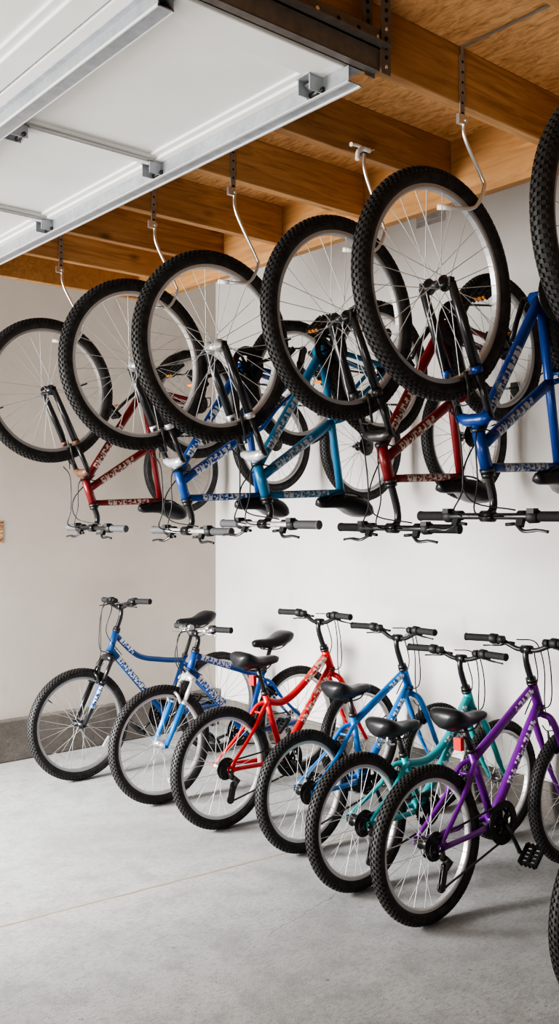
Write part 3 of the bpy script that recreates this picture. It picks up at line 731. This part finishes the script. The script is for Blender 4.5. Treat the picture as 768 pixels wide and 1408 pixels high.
for sy in stiles:
    for x in ((-0.065, -0.575, -1.2) if sy > 0.5 else (-0.065,)):
        mb = MB()
        plane_box(mb, (x-0.035,sy-0.028,-0.004), (x+0.035,sy+0.028,0.0))
        for s in (-1, 1): plane_box(mb, (x-0.03,sy+s*0.024-0.002,-0.045), (x+0.03,sy+s*0.024+0.002,0))
        mb.box((x+0.012,sy,-0.026), (0.05,0.040,0.004), Matrix.Rotation(0.5,3,'Y')); mb.tube([(x+0.015,sy-0.034,-0.036),(x+0.015,sy+0.034,-0.036)], 0.007, 8, 1)
        part('hinge', mb, [M['galv'], M['steel']], gd)

tr = thing('door_track', 'dark steel garage door track with a perforated angle hanger at its end', 'door track', (DX,DY-0.06,DZ))
mb = MB()       # C-shaped rail running along x
plane_box(mb, (-3.0,-0.004,-0.010), (0.03,0.0,0.05)); plane_box(mb, (-3.0,-0.004,0.047), (0.03,0.028,0.05)); plane_box(mb, (-3.0,-0.004,-0.012), (0.03,0.026,-0.009)); plane_box(mb, (-3.0,0.022,-0.012), (0.03,0.026,0.004))
part('rail', mb, [M['track']], tr)
mb = MB(); plane_box(mb, (-3.0,-0.008,0.050), (0.05,-0.004,0.100)); plane_box(mb, (-3.0,-0.036,0.050), (0.05,-0.004,0.054))
for k in range(26): mb.lathe([(-0.0090,0.006),(-0.006,0.006)], (0.02-k*0.075,0,0.078), n=10, closed=False, mi=1 if k % 3 else 2)
part('perforated_angle', mb, [M['track'], M['hole'], M['zinc']], tr)
for x, lean in ((0.045,0.0),(0.02,0.07)):
    mb = MB(); plane_box(mb, (x-0.018,-0.014,-0.02), (x+0.018,-0.010,0.222))
    for k in range(9): mb.lathe([(-0.0165,0.0055),(-0.0135,0.0055)], (x,0,0.0+k*0.026), n=8, closed=False, mi=1 if k % 4 else 2)
    if lean: 
        for i_, v_ in enumerate(mb.v): mb.v[i_] = v_ + V((lean*max(0,v_.z)*-1.0, 0.036, 0))
    part('hanger_strap', mb, [M['track'], M['hole'], M['zinc']], tr)
mb = MB(); plane_box(mb, (0.03,0.112,0.195), (0.034,0.56,0.222)); plane_box(mb, (0.0,0.112,0.195), (0.034,0.56,0.198))
for k in range(12): mb.lathe([(0.0,0.006),(0.0006,0.006)], (0.016,0.14+k*0.035,0.1945), n=8, closed=False, mi=1, axis='Z')
part('cross_angle', mb, [M['track'], M['hole']], tr)

mb = MB(); plane_box(mb, (2.15,WY-0.004,1.405), (2.487,WY-0.001,1.545))
pm_ = mat('peach_paper', (0.72,0.45,0.27), 0.8); t_ = NT(pm_)
t_.color(t_.ramp(t_.noise(t_.coord((6,1,16)), 3, 4, 0.7), [(0.36,(0.20,0.09,0.05)),(0.52,(0.66,0.40,0.23)),(0.7,(0.78,0.62,0.50))]))
tag(part('paper_notice', mb, [pm_], None), 'torn peach-coloured paper stuck on the left wall at the edge of the photo', 'paper')
mb = MB(); plane_box(mb, (WX-0.003,3.48,3.285), (WX-0.0005,3.70,3.355))
tm = mat('grey_tape', (0.40,0.385,0.37), 0.5); t_ = NT(tm); t_.color(t_.ramp(t_.noise(t_.coord((1,4,30)), 3, 4), [(0.4,(0.33,0.31,0.30)),(0.6,(0.47,0.455,0.44))]))
tag(part('tape_strip', mb, [tm], None), 'short strip of grey tape high on the right wall, behind the spokes', 'tape')

# ------------------------------------------------------------------ light, world, camera
w = bpy.data.worlds.new('World'); S.world = w; w.use_nodes = True
bg = w.node_tree.nodes['Background']; bg.inputs['Color'].default_value = (0.82,0.91,1.0,1); bg.inputs['Strength'].default_value = 0.33
def area(name, loc, target, sx, sy, power, col):
    d = bpy.data.lights.new(name, 'AREA'); d.shape = 'RECTANGLE'; d.size = sx; d.size_y = sy; d.energy = power; d.color = col
    o = bpy.data.objects.new(name, d); COL.objects.link(o); o.location = loc
    o.rotation_euler = (V(target)-V(loc)).to_track_quat('-Z', 'Y').to_euler(); return o
dl = area('door_opening_light', (-2.2,4.5,1.4), (3.4,3.6,0.6), 2.4, 2.2, 195, (1.0,0.985,0.96))
dl.data.spread = math.radians(120)
d2 = area('low_daylight', (-1.6,5.0,2.1), (2.2,4.5,0.0), 1.0, 1.0, 90, (0.97,0.985,1.0))
d2.data.spread = math.radians(62)
d3 = area('floor_bounce_fill', (-0.9,0.6,0.35), (1.6,2.0,3.0), 1.8, 1.8, 34, (1.0,0.95,0.88))
d3.data.spread = math.radians(120)

cam = bpy.data.cameras.new('Camera'); co = bpy.data.objects.new('Camera', cam); COL.objects.link(co)
cam.sensor_fit = 'VERTICAL'; cam.sensor_height = 36; cam.lens = 36*1276/1408
th = math.atan2(1516, 1276)                      # joists run 50 degrees to the right of the view
fwd = V((math.cos(th), math.sin(th), 0))
co.location = (0,0,1.6); co.rotation_euler = fwd.to_track_quat('-Z', 'Y').to_euler()
S.camera = co
S.view_settings.view_transform = 'AgX'
S.view_settings.look = 'AgX - High Contrast'
S.view_settings.exposure = 0.04
